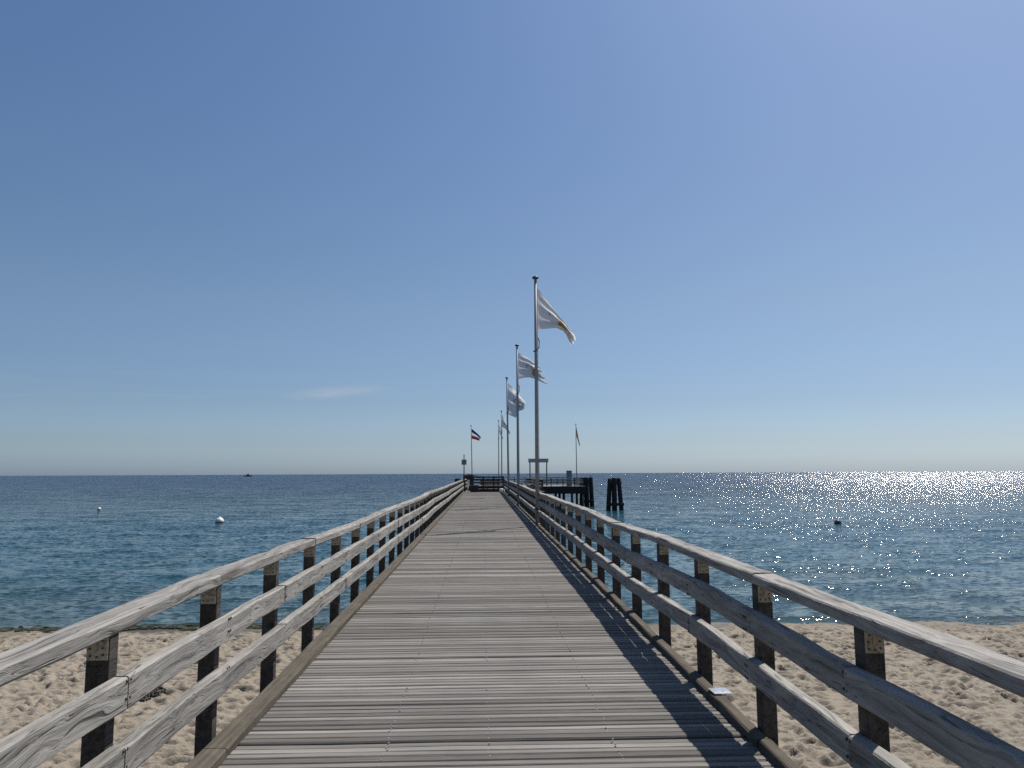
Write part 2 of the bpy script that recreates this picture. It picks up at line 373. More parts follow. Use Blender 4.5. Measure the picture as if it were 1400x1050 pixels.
# a last low wave lapping at the sand
lip = SHORE - 0.012 * SX + 0.62 + 0.5 * vnoise(SX * .35 + 200, SX * 0 + 40.5, 24) + .12 * vnoise(SX * 1.7 + 90, SX * 0 + 11.5, 25)
amp = 0.055 + 0.10 * vnoise(SX * .22 + 60, SX * 0 + 7.5, 26)
SZ = SZ + np.clip(amp, 0.012, 0.12) * np.exp(-((SY - lip) / np.where(SY < lip, .11, .38)) ** 2)
SX, SY = SXk, SYk
sea = grid_object('sea', SX, SY, SZ, M_SEA); tag(sea, kind='structure')

# ------------------------------------------------------------------ beach
DX = 0.032
gx = np.concatenate([[-6000, -1500, -400, -120, -60, -35, -24, -19], np.arange(-16.5, 16.51, DX), [19, 24, 35, 60, 120, 400, 1500, 6000]])
gy = np.concatenate([[-300, -60, -15, 0, 4], np.arange(7, 23.01, DX), [24, 26, 30, 40]])
X, Y = np.meshgrid(gx, gy)
def base_sand(X, Y):
    yy = SHORE - 0.012 * X - Y
    return np.where(yy > 0, 0.040 * np.minimum(yy, 20) + 0.006 * np.maximum(np.minimum(yy, 6), 0) , 0.10 * np.maximum(yy, -14))
Z = base_sand(X, Y) + 0.05 * vnoise(X * 0.5 + 40, Y * 0.5 + 40, 1) + 0.035 * vnoise(X * 1.7 + 90, Y * 1.7 + 90, 2)
calm = np.clip((SHORE - 0.012 * X - Y) / 1.6, 0.12, 1)
rough_z = 0.032 * vnoise(X * 3.1 + 100, Y * 4.3 + 70, 3) + 0.024 * vnoise(X * 5 + 190, Y * 11 + 170, 4) + 0.010 * vnoise(X * 12 + 90, Y * 17 + 60, 5)
foot = np.zeros_like(Z)
i0 = np.searchsorted(gx, -16.5); j0 = np.searchsorted(gy, 7); ni = len(np.arange(-16.5, 16.51, DX)); nj = len(np.arange(7, 23.01, DX))
for k in range(17000):
    cx_ = rng.uniform(-16.3, 16.3); cy_ = rng.uniform(7.3, 21.6)
    if abs(cx_) < 2.0: continue
    a = rng.uniform(0.036, 0.075) * rng.uniform(0.8, 1.35); b = a * rng.uniform(1.2, 2.3); th = rng.uniform(0, math.pi) if rng.random() < .3 else rng.normal(0, .45)
    dep = rng.uniform(0.015, 0.072) * (a / 0.055) ** .5; rr = 2.2 * b
    ia = max(i0, i0 + int((cx_ - rr + 16.5) / DX)); ib = min(i0 + ni, i0 + int((cx_ + rr + 16.5) / DX) + 1)
    ja = max(j0, j0 + int((cy_ - rr - 7) / DX)); jb = min(j0 + nj, j0 + int((cy_ + rr - 7) / DX) + 1)
    if ib <= ia or jb <= ja: continue
    xx = X[ja:jb, ia:ib] - cx_; yy = Y[ja:jb, ia:ib] - cy_
    u = (xx * math.cos(th) + yy * math.sin(th)) / b; v = (-xx * math.sin(th) + yy * math.cos(th)) / a
    d2 = u * u + v * v
    foot[ja:jb, ia:ib] += dep * (-np.exp(-d2 ** 1.6 * 1.1) + 0.28 * np.exp(-(np.sqrt(d2) - 1.6) ** 2 * 4))
Z = Z + calm * (rough_z + np.clip(foot, -0.13, 0.08))
nX = len(gx); nY = len(gy)
beach = grid_object('beach', X, Y, Z, M_SAND); tag(beach, kind='structure')
def sand_z(x, y):
    i = np.clip(np.searchsorted(gx, x), 0, nX - 1); j = np.clip(np.searchsorted(gy, y), 0, nY - 1); return float(Z[j, i])

# ------------------------------------------------------------------ pier walkway
Y0, Y1 = -2.4, 63.2
XL, XR = -1.60, 1.712
pier = empty('pier', (0, 0, 0))
tag(pier, 'long grey timber pier walkway running from the sand out over the sea', 'pier')
# boards: six outlines shared by all
def plank_mesh(k):
    r = random.Random(100 + k); n = 5; wd = PITCH * r.uniform(0.80, 0.90) / 2; th = 0.045; bv = 0.010
    rings = []
    for i in range(n + 1):
        x = XL + (XR - XL) * i / n
        m_ = r.uniform(-.0035, .0035); a = m_ - wd + r.uniform(-.002, .002); b = m_ + wd + r.uniform(-.002, .002); t = r.uniform(-.002, .002)
        rings.append([(x, a, -th), (x, b, -th), (x, b, t - bv), (x, b - bv, t), (x, a + bv, t), (x, a, t - bv)])
    m = MB(); m.v = sum(rings, [])
    for i in range(n):
        for q in range(6):
            p = (q + 1) % 6; m.f.append((i * 6 + q, i * 6 + 6 + q, i * 6 + 6 + p, i * 6 + p))
    m.f.append(tuple(range(6))); m.f.append(tuple(n * 6 + q for q in range(5, -1, -1)))
    m.m = [0] * len(m.f); m.sm = [False] * len(m.f)
    return m.mesh('plank')
PM = [plank_mesh(k) for k in range(8)]
JOINTS = [9.3, 22.95, 36.75, 50.4]
rowA = int(math.floor(Y0 / PITCH)); rowB = int(math.floor(Y1 / PITCH))
first = int(math.floor(3.9 / PITCH)); nparts = 0
far = MB(); near = MB()
for r_ in range(rowA, rowB):
    y = (r_ + 0.5) * PITCH; z = deck(y) + random.gauss(0, .0022)
    rx = random.gauss(0, R(1.0)); rz_ = random.gauss(0, R(0.035))
    gap = [j for j in JOINTS if abs(j - y) < PITCH * 0.5]
    if gap: z -= 0.035
    if random.random() < 0.07: z -= random.uniform(.004, .011)
    pm = PM[random.randrange(8)]
    if r_ >= first and nparts < 300:
        o = link_mesh('plank', pm, M_DECK, pier, (random.uniform(-.008, .008), y, z), (rx, 0, rz_)); nparts += 1
    else:
        mt = Matrix.Translation((random.uniform(-.008, .008), y, z)) @ Matrix.Rotation(rz_, 4, 'Z') @ Matrix.Rotation(rx, 4, 'X')
        far.add([mt @ v.co for v in pm.vertices], [tuple(p.vertices) for p in pm.polygons])
o = far.build('distant_planks', M_DECK, pier); tag(o, kind='stuff')
# worn screw heads in three lines
mb = MB()
for r_ in range(first - 4, int(26 / PITCH)):
    y = (r_ + 0.5) * PITCH
    for X_ in (-0.59, 0.03, 0.80):
        for s_ in (-1, 1):
            if random.random() < (0.75 if X_ == 0.03 else 0.35): continue
            x = X_ + random.gauss(0, .006); yy = y + s_ * .018; zz = deck(yy) + .0035; q = 0.0055
            mb.add([(x + q * math.cos(t), yy + q * math.sin(t), zz) for t in [k * math.pi / 3 for k in range(6)]] +
                   [(x + q * 1.1 * math.cos(t), yy + q * 1.1 * math.sin(t), zz - .006) for t in [k * math.pi / 3 for k in range(6)]],
                   [(0, 1, 2, 3, 4, 5)] + [(k, 6 + k, 6 + (k + 1) % 6, (k + 1) % 6) for k in range(6)])
o = mb.build('screw_heads', M_SCREW, pier); tag(o, kind='stuff')
# kerbs in lengths between the joints
def kerb_mesh(x0, x1, ln, k):
    r = random.Random(500 + k); n = max(2, int(ln / 0.33)); m = MB(); hh = 0.056; bv = 0.010; rings = []
    for i in range(n + 1):
        y = ln * i / n; j = lambda a=.004: r.uniform(-a, a)
        t = hh + j(.003)
        rings.append([(x0 + j(), y, 0.004), (x1 + j(), y, 0.004), (x1 + j(), y, t - bv), (x1 - bv + j(), y, t), (x0 + bv + j(), y, t), (x0 + j(), y, t - bv)])
    m.v = sum(rings, [])
    for i in range(n):
        for q in range(6):
            p = (q + 1) % 6; m.f.append((i * 6 + q, i * 6 + p, i * 6 + 6 + p, i * 6 + 6 + q))
    m.f.append(tuple(range(5, -1, -1))); m.f.append(tuple(n * 6 + q for q in range(6)))
    m.m = [0] * len(m.f); m.sm = [False] * len(m.f)
    return m.mesh('kerb')
edges = [Y0] + [j - 4.55 * k for j in JOINTS for k in (2, 1, 0)] + [50.4 + 4.27, 50.4 + 8.54, Y1]
edges = sorted(e_ for e_ in edges if e_ >= Y0)
for kx, (x0, x1) in enumerate(((-1.632, -1.492), (1.636, 1.718))):
    for i in range(len(edges) - 1):
        a, b = edges[i] + .006, edges[i + 1] - .006
        o = link_mesh('kerb', kerb_mesh(x0, x1, b - a, i + 50 * kx), M_KERB, pier, (random.uniform(-.004, .004), a, deck(a)), (math.atan(S), 0, 0))
# substructure
for x0, x1 in ((-1.60, -1.44), (-0.08, 0.08), (1.56, 1.72)):
    for i in range(len(edges) - 1):
        a, b = edges[i] + .01, edges[i + 1] - .01
        mb = MB().box(x0, x1, 0, b - a, -0.36, -0.052, 0.01)
        mb.build('stringer_beam', M_BEAM, pier, (0, a, deck(a)), (math.atan(S), 0, 0))
cb = MB().box(-1.95, 2.1, -0.13, 0.13, -0.66, -0.362, 0.015).mesh('cross_beam')
pl = MB().lathe([(0, -5), (0.15, -5), (0.15, 0), (0, 0)], 14).mesh('pile')
yb = -1.0
while yb < Y1:
    link_mesh('cross_beam', cb, M_BEAM, pier, (0, yb, deck(yb)))
    for x in (-1.35, 1.5):
        link_mesh('pile', pl, M_BEAM, pier, (x, yb, deck(yb) - 0.66))
    yb += 4.095
# small loose sheet of metal on the right kerb
pt = MB().box(-0.055, 0.075, -0.075, 0.075, 0.0, 0.004); pt.box(0.02, 0.03, -0.02, -0.01, 0.004, 0.008)
tp = pt.build('metal_plate', M_GALV, None, (1.70, 5.72, deck(5.72) + 0.064), (0, 0, R(3)))
tag(tp, 'small shiny sheet metal plate lying on the kerb below the shaded railing', 'metal plate')

# ------------------------------------------------------------------ railings
POST_Y0, BAY = 3.585, 1.365
def lerp_ctrl(ctrl, y):
    xs_ = [c[0] for c in ctrl]; ys_ = [c[1] for c in ctrl]; return float(np.interp(y, xs_, ys_))
def rail_mesh(w_, h_, ln, k):
    r = random.Random(900 + k); n = 9; m = MB(); bv = 0.008; rings = []
    for i in range(n + 1):
        y = ln * i / n; j = lambda a=.004: r.uniform(-a, a)
        dx = j(.003); dz = j(.004); d1, d2, d3, d4 = j(), j(), j(), j()
        rings.append([(bv + dx, y, dz + d1), (w_ - bv + dx, y, dz + d1), (w_ + dx, y, bv + dz + d2), (w_ + dx, y, h_ - bv + dz + d3),
                      (w_ - bv + dx, y, h_ + dz + d3), (bv + dx, y, h_ + dz + d4), (dx, y, h_ - bv + dz + d4), (dx, y, bv + dz + d1)])
    m.v = sum(rings, [])
    for i in range(n):
        for q in range(8):
            p = (q + 1) % 8; m.f.append((i * 8 + q, i * 8 + p, i * 8 + 8 + p, i * 8 + 8 + q))
    m.f.append(tuple(range(7, -1, -1))); m.f.append(tuple(n * 8 + q for q in range(8)))
    m.m = [0] * len(m.f); m.sm = [False] * len(m.f)
    return m.mesh('rail')
RLN = 2 * BAY - 0.006
RM_TOP = [rail_mesh(0.148, 0.067, RLN, k) for k in range(5)]
RM_SIDE = [rail_mesh(0.070, 0.140, RLN, 20 + k) for k in range(6)]
def post_mesh(k, w_=0.100, d_=0.09):
    m = MB().box(0, w_, -d_ / 2, d_ / 2, -0.62, 0.927, 0.006); return m.mesh('post')
PMESH = post_mesh(0)
def plate_mesh(w_=0.100, d_=0.09):
    m = MB().box(0.006, w_ - 0.004, -d_ / 2 - 0.006, -d_ / 2, 0.821, 0.924, 0.002, 0)
    m.box(0.042, 0.052, -d_ / 2 - 0.012, -d_ / 2 - 0.006, 0.861, 0.916, 0.001, 0)
    for bx_, bz in ((0.022, 0.855), (0.05, 0.85), (0.076, 0.858), (0.02, 0.885), (0.074, 0.887), (0.028, 0.915), (0.072, 0.918)):
        rr = 0.0045
        m.add([(bx_ + rr * math.cos(t), -d_ / 2 - 0.0105, bz - .014 + rr * math.sin(t)) for t in [q * math.pi / 3 for q in range(6)]] +
              [(bx_ + rr * math.cos(t), -d_ / 2 - 0.005, bz - .014 + rr * math.sin(t)) for t in [q * math.pi / 3 for q in range(6)]],
              [(0, 1, 2, 3, 4, 5)] + [(q, (q + 1) % 6, 6 + (q + 1) % 6, 6 + q) for q in range(6)], 1)
    return m.mesh('post_plate')
PLM = plate_mesh()
BOLTM = MB().lathe([(0.0, 0.004), (0.007, 0.003), (0.008, -0.004)], 6).mesh('bolt')
def railing(root, xin, sgn, y_first, npost, ctrl, slope, detail=True, start_top=1, start_low=0, rail_mat=None):
    """posts every bay along local +y; xin = x of the posts' inner face, sgn = side the posts lie on"""
    z0 = lambda y: slope * y
    wob = lambda y: lerp_ctrl(ctrl, y)
    ylast = y_first + (npost - 1) * BAY
    tc_ = [y_first - 0.05] + [y_first + i * BAY for i in range(1 if start_top % 2 else 2, npost - 1, 2)] + [ylast + 0.05]
    topw = lambda y: float(np.interp(y, tc_, [wob(q) for q in tc_]))
    for i in range(npost):
        y = y_first + i * BAY
        x = xin if sgn > 0 else xin - 0.100
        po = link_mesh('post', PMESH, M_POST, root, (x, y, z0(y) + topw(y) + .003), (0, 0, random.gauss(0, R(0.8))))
        if detail:
            q = link_mesh('post_plate', PLM, [M_PLATE, M_BOLT], po)
            if y < 16:
                for zz in (0.355, 0.43, 0.65, 0.725):
                    for oy in (-0.018, 0.018):
                        b = link_mesh('bolt', BOLTM, M_BOLT, po, ((-0.072 if sgn > 0 else 0.172), oy, zz), (0, R(-90 if sgn > 0 else 90), 0))
    def place(meshes, x, zoff, ya, yb_):
        ln = yb_ - ya
        if ln < 0.2: return
        za = z0(ya) + wob(ya); zb = z0(yb_) + wob(yb_)
        o = link_mesh('rail', meshes[random.randrange(len(meshes))], rail_mat or M_RAIL, root, (x, ya + .003, za + zoff), (math.atan2(zb - za, ln), 0, random.gauss(0, .0012)))
        o.scale = (1, (ln - .006) / RLN, 1)
    xt = xin - 0.007 if sgn > 0 else xin + 0.007 - 0.148
    xs_ = xin - 0.0705 if sgn > 0 else xin + 0.0005
    for off, mesh_, x, zo in ((start_top, RM_TOP, xt, 0.927), (start_low, RM_SIDE, xs_, 0.619), (start_low, RM_SIDE, xs_, 0.322)):
        cuts = [y_first - 0.05] + [y_first + i * BAY for i in range(1 if off % 2 else 2, npost - 1, 2)] + [ylast + 0.05]
        for a, b in zip(cuts[:-1], cuts[1:]): place(mesh_, x, zo, a, b)
ctrlR = [(-2, 0), (3.6, 0), (5, 0.0), (6.4, .035), (7.8, 0.005), (9.2, -.03), (10.6, -.035), (13.5, .012), (17, -.012), (22.7, .012), (23.0, -.02), (30, -.015), (36.7, .02), (37, 0), (44, .01), (64, 0)]
ctrlL = [(-2, 0), (3.6, 0), (4.9, .028), (6.3, .0), (7.6, .015), (10.3, -.02), (14, .012), (19, -.01), (22.9, -.015), (23.1, .03), (30, .01), (36.7, -.01), (36.9, .02), (45, 0), (64, 0)]
NP = int((Y1 - (POST_Y0 - 4 * BAY)) / BAY) + 1
lr = empty('wooden_railing', (0, 0, deck(0)))
tag(lr, 'pale sunlit timber railing of three rails on the pier side without white flags', 'railing', 'railings along the walkway')
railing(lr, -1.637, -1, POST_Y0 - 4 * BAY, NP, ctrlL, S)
rr_ = empty('wooden_railing', (0, 0, deck(0)))
tag(rr_, 'timber railing with shaded inner face, beside the row of white flags', 'railing', 'railings along the walkway')
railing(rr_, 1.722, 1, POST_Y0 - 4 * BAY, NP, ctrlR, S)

# ------------------------------------------------------------------ pier head
head = empty('landing_platform', (0, 0, 0)); DH = deck(66)
tag(head, 'wide dark timber landing platform on piles at the end of the walkway', 'platform')
def slab(x0, x1, y0, y1):
    mb = MB().box(x0, x1, y0, y1, DH - 0.06, DH, 0.01); mb.build('deck', M_DECK, head)
    mb = MB()
    MB().box(x0 - .02, x1 + .02, y0 - .08, y0 - .003, DH - 0.85, DH - 0.01, 0.01).build('fascia', M_BEAM, head)
    MB().box(x0, x1, y1 + .003, y1 + .08, DH - 0.85, DH - 0.01, 0.01).build('fascia', M_BEAM, head)
    MB().box(x1 + .003, x1 + .09, y0, y1, DH - 0.85, DH - 0.01, 0.01).build('fascia', M_BEAM, head)
    MB().box(x0 - .09, x0 - .003, y0, y1, DH - 0.85, DH - 0.01, 0.01).build('fascia', M_BEAM, head)
slab(-1.62, 5.0, Y1 + 0.15, 88.0); slab(-1.62, 11.6, 88.2, 99.0)
for x in (-1.3, 0.5, 2.6, 4.7):
    for y in (64.0, 70, 76, 82, 87.4): link_mesh('pile', pl, M_BEAM, head, (x, y, DH - 0.07))
for x in (-1.3, 1.2, 4.6, 6.9, 9.2, 11.3):
    for y in (88.6, 93.5, 98.6): link_mesh('pile', pl, M_BEAM, head, (x, y, DH - 0.07))
for y in (64.3, 76, 87.0): MB().box(-1.55, 4.95, y, y + .25, DH - 0.5, DH - .065, .01).build('cross_beam', M_BEAM, head)
# slatted timber screen that closes the end of the walk
scn = empty('timber_screen', (0, Y1 + .3, DH)); tag(scn, 'dark slatted timber screen closing the end of the walkway', 'screen')
for x in (-0.95, 0.0, 0.85, 1.62): MB().box(x - .05, x + .05, .05, .15, 0, 1.22, .008).build('post', M_BEAM, scn)
for za, zb, mt2_ in ((.0, .23, M_BEAM), (.25, .47, M_BEAM), (.68, .80, M_POST), (.90, 1.04, M_BEAM), (1.10, 1.20, M_POST)):
    MB().box(-1.0, 1.70, 0, .045, za, zb, .006).build('slat', mt2_, scn)
MB().box(-1.02, 1.72, -.06, .18, 1.222, 1.26, .008).build('cap', M_POST, scn)
flat = [(0, 0), (100, 0)]
def head_rail(label, x, y, rz, n):
    o = empty('wooden_railing', (x, y, DH), rz); tag(o, label, 'railing', 'railings round the pier head')
    railing(o, 0.0, 1, 0.0, n, flat, 0.0, detail=False)
head_rail('timber railing on the platform side facing the pile clusters, running out to sea', 4.85, 64.0, 0, 18)
head_rail('timber railing across the front of the platform wing below the wide overhead board', 5.0, 88.35, R(-90), 5)
head_rail('timber railing on the outer end of the platform wing by the pile cluster', 11.45, 88.5, 0, 8)
head_rail('timber railing along the seaward edge of the platform', -1.5, 98.8, R(-90), 10)
o = empty('wooden_railing', (-1.5, 64.0, DH), 0); tag(o, 'timber railing on the platform side away from the pile clusters', 'railing', 'railings round the pier head')
railing(o, 0.0, -1, 0.0, 26, flat, 0.0, detail=False)

# benches on the platform
def bench(label, x, y, rz, mat, seat_mat=None, wdt=1.7):
    b = empty('bench', (x, y, DH), rz); tag(b, label, 'bench', 'benches on the platform')
    for s_ in (-1, 1):
        m = MB().box(s_ * wdt * .4 - .04, s_ * wdt * .4 + .04, -.22, .26, 0, .42, .008)
        m.build('leg', mat, b)
        MB().box(s_ * wdt * .4 - .03, s_ * wdt * .4 + .03, .262, .32, 0, .92, .006).build('back_post', mat, b)
    for k in range(4):
        MB().box(-wdt / 2, wdt / 2, -.26 + k * .13, -.26 + k * .13 + .11, .423, .463, .006).build('seat_slat', seat_mat or mat, b)
    for k in range(3):
        MB().box(-wdt / 2, wdt / 2, .217, .258, .56 + k * .13, .56 + k * .13 + .10, .006).build('back_slat', seat_mat or mat, b)
    return b
bench('dark timber bench with slatted back behind the screen at the walkway end', 0.55, 65.0, R(180), M_POST, M_RAIL)
bench('dark timber bench turned sideways on the platform side away from the pile clusters', -1.0, 67.5, R(90), M_POST, M_RAIL)
bench('pale weathered bench by the railing facing the pile clusters', 4.2, 69.5, R(-90), M_RAIL)
bench('weathered bench in the middle of the platform facing the sea', 1.2, 74.0, R(180), M_POST, M_RAIL, 2.0)
# red brown picnic table
t = empty('picnic_table', (0.75, 68.2, DH)); tag(t, 'red brown picnic table with fixed seats on the platform', 'table')
for k in range(5): MB().box(-.9, .9, -.36 + k * .146, -.36 + k * .146 + .13, .74, .78, .006).build('table_slat', M_REDBROWN, t)
for s_ in (-1, 1):
    MB().box(-.9, .9, s_ * .7 - .13, s_ * .7 + .13, .43, .47, .006).build('seat', M_REDBROWN, t)
    m = MB(); m.box(s_ * .6 - .04, s_ * .6 + .04, -.68, .68, .36, .428, .006); m.box(s_ * .6 - .04, s_ * .6 + .04, -.32, .32, .67, .738, .006)
    m.box(s_ * .6 - .035, s_ * .6 + .035, -.3, -.2, .0, .67, .006); m.box(s_ * .6 - .035, s_ * .6 + .035, .2, .3, .0, .67, .006)
    m.build('leg', M_POST, t)
# dark chest by the end of the walk with a light lid
c = empty('storage_chest', (-0.72, Y1 - 0.35, deck(Y1 - .35) + .006)); tag(c, 'low dark timber chest standing at the end of the walkway', 'chest')
MB().box(-.34, .34, -.25, .25, 0, .50, .015).build('body', M_BEAM, c)
MB().box(-.37, .37, -.28, .28, .502, .55, .012).build('lid', M_POST, c)
for s_ in (-1, 1): MB().box(s_ * .24 - .03, s_ * .24 + .03, -.262, -.251, .02, .48, .003).build('batten', M_POST, c)
# slim white marker post beside the chest
m = MB().lathe([(0, 0), (.055, 0), (.055, .02), (.03, .03), (.03, .95), (.02, .97), (0, .975)], 12); o = m.build('marker_post', M_WHITEPAINT, None, (-1.25, Y1 - .2, deck(Y1) + .005))
tag(o, 'slim white marker post at the end of the walkway', 'post')
m = MB().lathe([(0, 0), (.16, 0), (.16, .22), (.12, .26), (0, .27)], 16); o = m.build('mooring_bollard', M_WHITEPAINT, None, (1.45, Y1 - .3, deck(Y1) + .006))
tag(o, 'short white bollard at the walkway end below the shaded railing', 'bollard')

# sign post with square panel, left of the walk end
sp_ = empty('sign_post', (-1.56, 62.6, deck(62.6) + .066)); tag(sp_, 'thin dark post carrying a small square grey sign at the walkway end', 'sign')
MB().lathe([(0, 0), (.045, 0), (.04, 2.95), (0, 2.97)], 10).build('pole', M_DARKMETAL, sp_)
MB().box(-.20, .20, -.075, -.046, 2.13, 2.55, .008).build('panel', M_SIGN, sp_)
MB().box(-.18, .18, -.079, -.0755, 2.15, 2.53, .001).build('panel_face', M_SIGN, sp_)
# wide overhead board on two posts
ov = empty('overhead_sign', (6.55, 92.0, DH)); tag(ov, 'wide grey board held overhead on two posts at the pier head', 'sign')
for s_ in (-1, 1): MB().lathe([(0, 0), (.07, 0), (.07, 3.0), (0, 3.02)], 12, (s_ * 1.0, 0, 0)).build('post', M_DARKMETAL, ov)
MB().box(-1.2, 1.2, -.11, -.072, 2.76, 3.18, .012).build('board', M_SIGNW, ov)
MB().box(-1.24, 1.24, -.125, -.05, 3.185, 3.22, .006).build('board_trim', M_DARKMETAL, ov)
# power cabinet on the wing
cb_ = empty('service_cabinet', (9.95, 89.6, DH)); tag(cb_, 'grey green service cabinet standing on the platform wing', 'cabinet')
MB().box(-.30, .30, -.22, .22, .0, 1.72, .015).build('body', M_CAB, cb_)
MB().box(-.27, .27, -.245, -.222, .08, 1.64, .008).build('door', M_CAB, cb_)
MB().box(-.34, .34, -.28, .26, 1.722, 1.78, .015).build('roof', M_DARKMETAL, cb_)
# dark lifebuoy holder / planter group around the landing
pb = empty('planter_box', (2.9, 66.5, DH)); tag(pb, 'square dark timber planter box on the platform near the pale bench', 'planter')
MB().box(-.45, .45, -.45, .45, 0, .62, .02).build('body', M_BEAM, pb)
MB().box(-.48, .48, -.48, .48, .622, .66, .01).build('rim', M_RAIL, pb)
tl = empty('timber_hatch', (-1.35, 70.5, DH), R(20)); tag(tl, 'small tilted timber hatch propped open beside the blue white red flag', 'hatch')
MB().box(-.5, .5, -.05, .05, 0, 1.35, .01).build('frame', M_BEAM, tl)
MB().box(-.5, .9, -.16, -.06, 1.352, 1.42, .01).build('lid', M_POST, tl).rotation_euler = (0, R(12), 0)

# ------------------------------------------------------------------ mooring dolphins
def dolphin(label, cx_, cy_, top, feet, r):
    d = empty('mooring_dolphin', (cx_, cy_, 0)); tag(d, label, 'piles', 'pile clusters in the water')
    for (bx_, by_, tx_, ty_) in feet:
        b = Vector((bx_ * 1.12, by_ * 1.12, -1.6)); t_ = Vector((tx_, ty_, top + random.uniform(-.08, .05)))
        MB().tube([b, b.lerp(t_, .5), t_ - Vector((0, 0, .08)), t_ - Vector((0, 0, .03)), t_], [r * 1.04, r, r * .97, r * .9, r * .6], 14).build('pile', M_BEAM, d)
    w_ = max(f[0] for f in feet) * .93 + r
    y_ = min(f[1] for f in feet) - r * .8
    MB().box(-w_, w_, y_ - .1, y_ + .04, .48, .82, .02).build('waling', M_BEAM, d)
    MB().box(-w_ * .8, w_ * .8, y_ + .1, y_ + .24, top - .75, top - .45, .02).build('waling', M_BEAM, d)
F = [(-.76, -.1, -.50, -.05), (-.04, -.25, -.02, -.22), (.76, -.1, .50, -.05), (.05, .6, .02, .42)]
dolphin('dark mooring pile cluster standing alone in the water off the platform', 14.8, 87.2, 3.62, F, .26)
F2 = [(-.62, -.1, -.54, -.05), (.0, -.25, -.02, -.2), (.62, -.1, .54, -.05), (.05, .5, .02, .4)]
dolphin('dark mooring pile cluster right against the end of the platform wing', 12.95, 97.0, 3.66, F2, .28)
o = MB().tube([(0, 0, -1.5), (0, 0, 3.62), (0, 0, 3.7)], [.33, .33, .27], 14).build('fender_pile', M_BEAM, None, (-2.45, 75.0, 0))
tag(o, 'single thick dark pile rising from the water close beside the platform', 'pile')
# gull perched on the nearer cluster of the platform
m = MB()
m.lathe([(0, .0), (.05, .03), (.085, .10), (.075, .17), (.04, .23), (.045, .27), (.03, .315), (0, .325)], 10)
m.tube([(0, -.03, .28), (0, -.10, .275)], [.012, .004], 6); m.tube([(0, .06, .09), (0, .2, .05)], [.05, .01], 6)
m.tube([(.02, 0, -.06), (.02, 0, .04)], .008, 5); m.tube([(-.02, 0, -.06), (-.02, 0, .04)], .008, 5)
o = m.build('gull', M_GULL, None, (13.5, 96.85, 3.72)); tag(o, 'small gull perched on the pile cluster by the platform wing', 'bird')

# ------------------------------------------------------------------ flagpoles and flags
PXM = lambda d: d / 1051.0
def flagpole(label, x, y, zb, ztop, r0=.06, r1=.043, lean=0.0, group='flagpoles along the pier', loop=True):
    p = empty('flagpole', (x, y, zb)); tag(p, label, 'flagpole', group); H = ztop - zb
    top = Vector((lean, 0, H))
    MB().tube([(0, 0, 0), top * .5, top], [r0, (r0 + r1) / 2, r1], 14).build('pole', M_POLE, p)
    MB().lathe([(0, -.005), (r1 * 1.6, 0), (r1 * 2.5, .03), (r1 * 2.4, .06), (r1 * 1.2, .095), (0, .10)], 14, top).build('cap', M_DARKMETAL, p)
    MB().lathe([(r0 * .9, 0), (r0 * 1.25, 0), (r0 * 1.25, .06), (r0 * .9, .06)], 14, (0, 0, .42)).build('clamp', M_DARKMETAL, p)
    MB().lathe([(0, 0), (r0 * 1.7, 0), (r0 * 1.7, .02), (r0 * .9, .03)], 14).build('base_plate', M_DARKMETAL, p)
    MB().tube([(r0 + .012, 0, .9), (lean * .5 + (r0 + r1) / 2 + .012, 0, H * .5), (lean + r1 + .012, 0, H - .06)], .007, 5).build('halyard', M_ROPE, p)
    if loop:
        zl = H - 2.05
        pts = [(lean + r1 + .02, 0, zl + .22), (lean + r1 + .06, -.02, zl + .05), (lean + r1 + .05, -.05, zl - .13), (lean + r1 * .2, -.08, zl - .25), (lean - r1 - .03, -.05, zl - .27), (lean - r1 - .03, .02, zl - .22)]
        MB().tube(pts, .016, 7).build('halyard_loop', M_DARKMETAL, p)
    return p
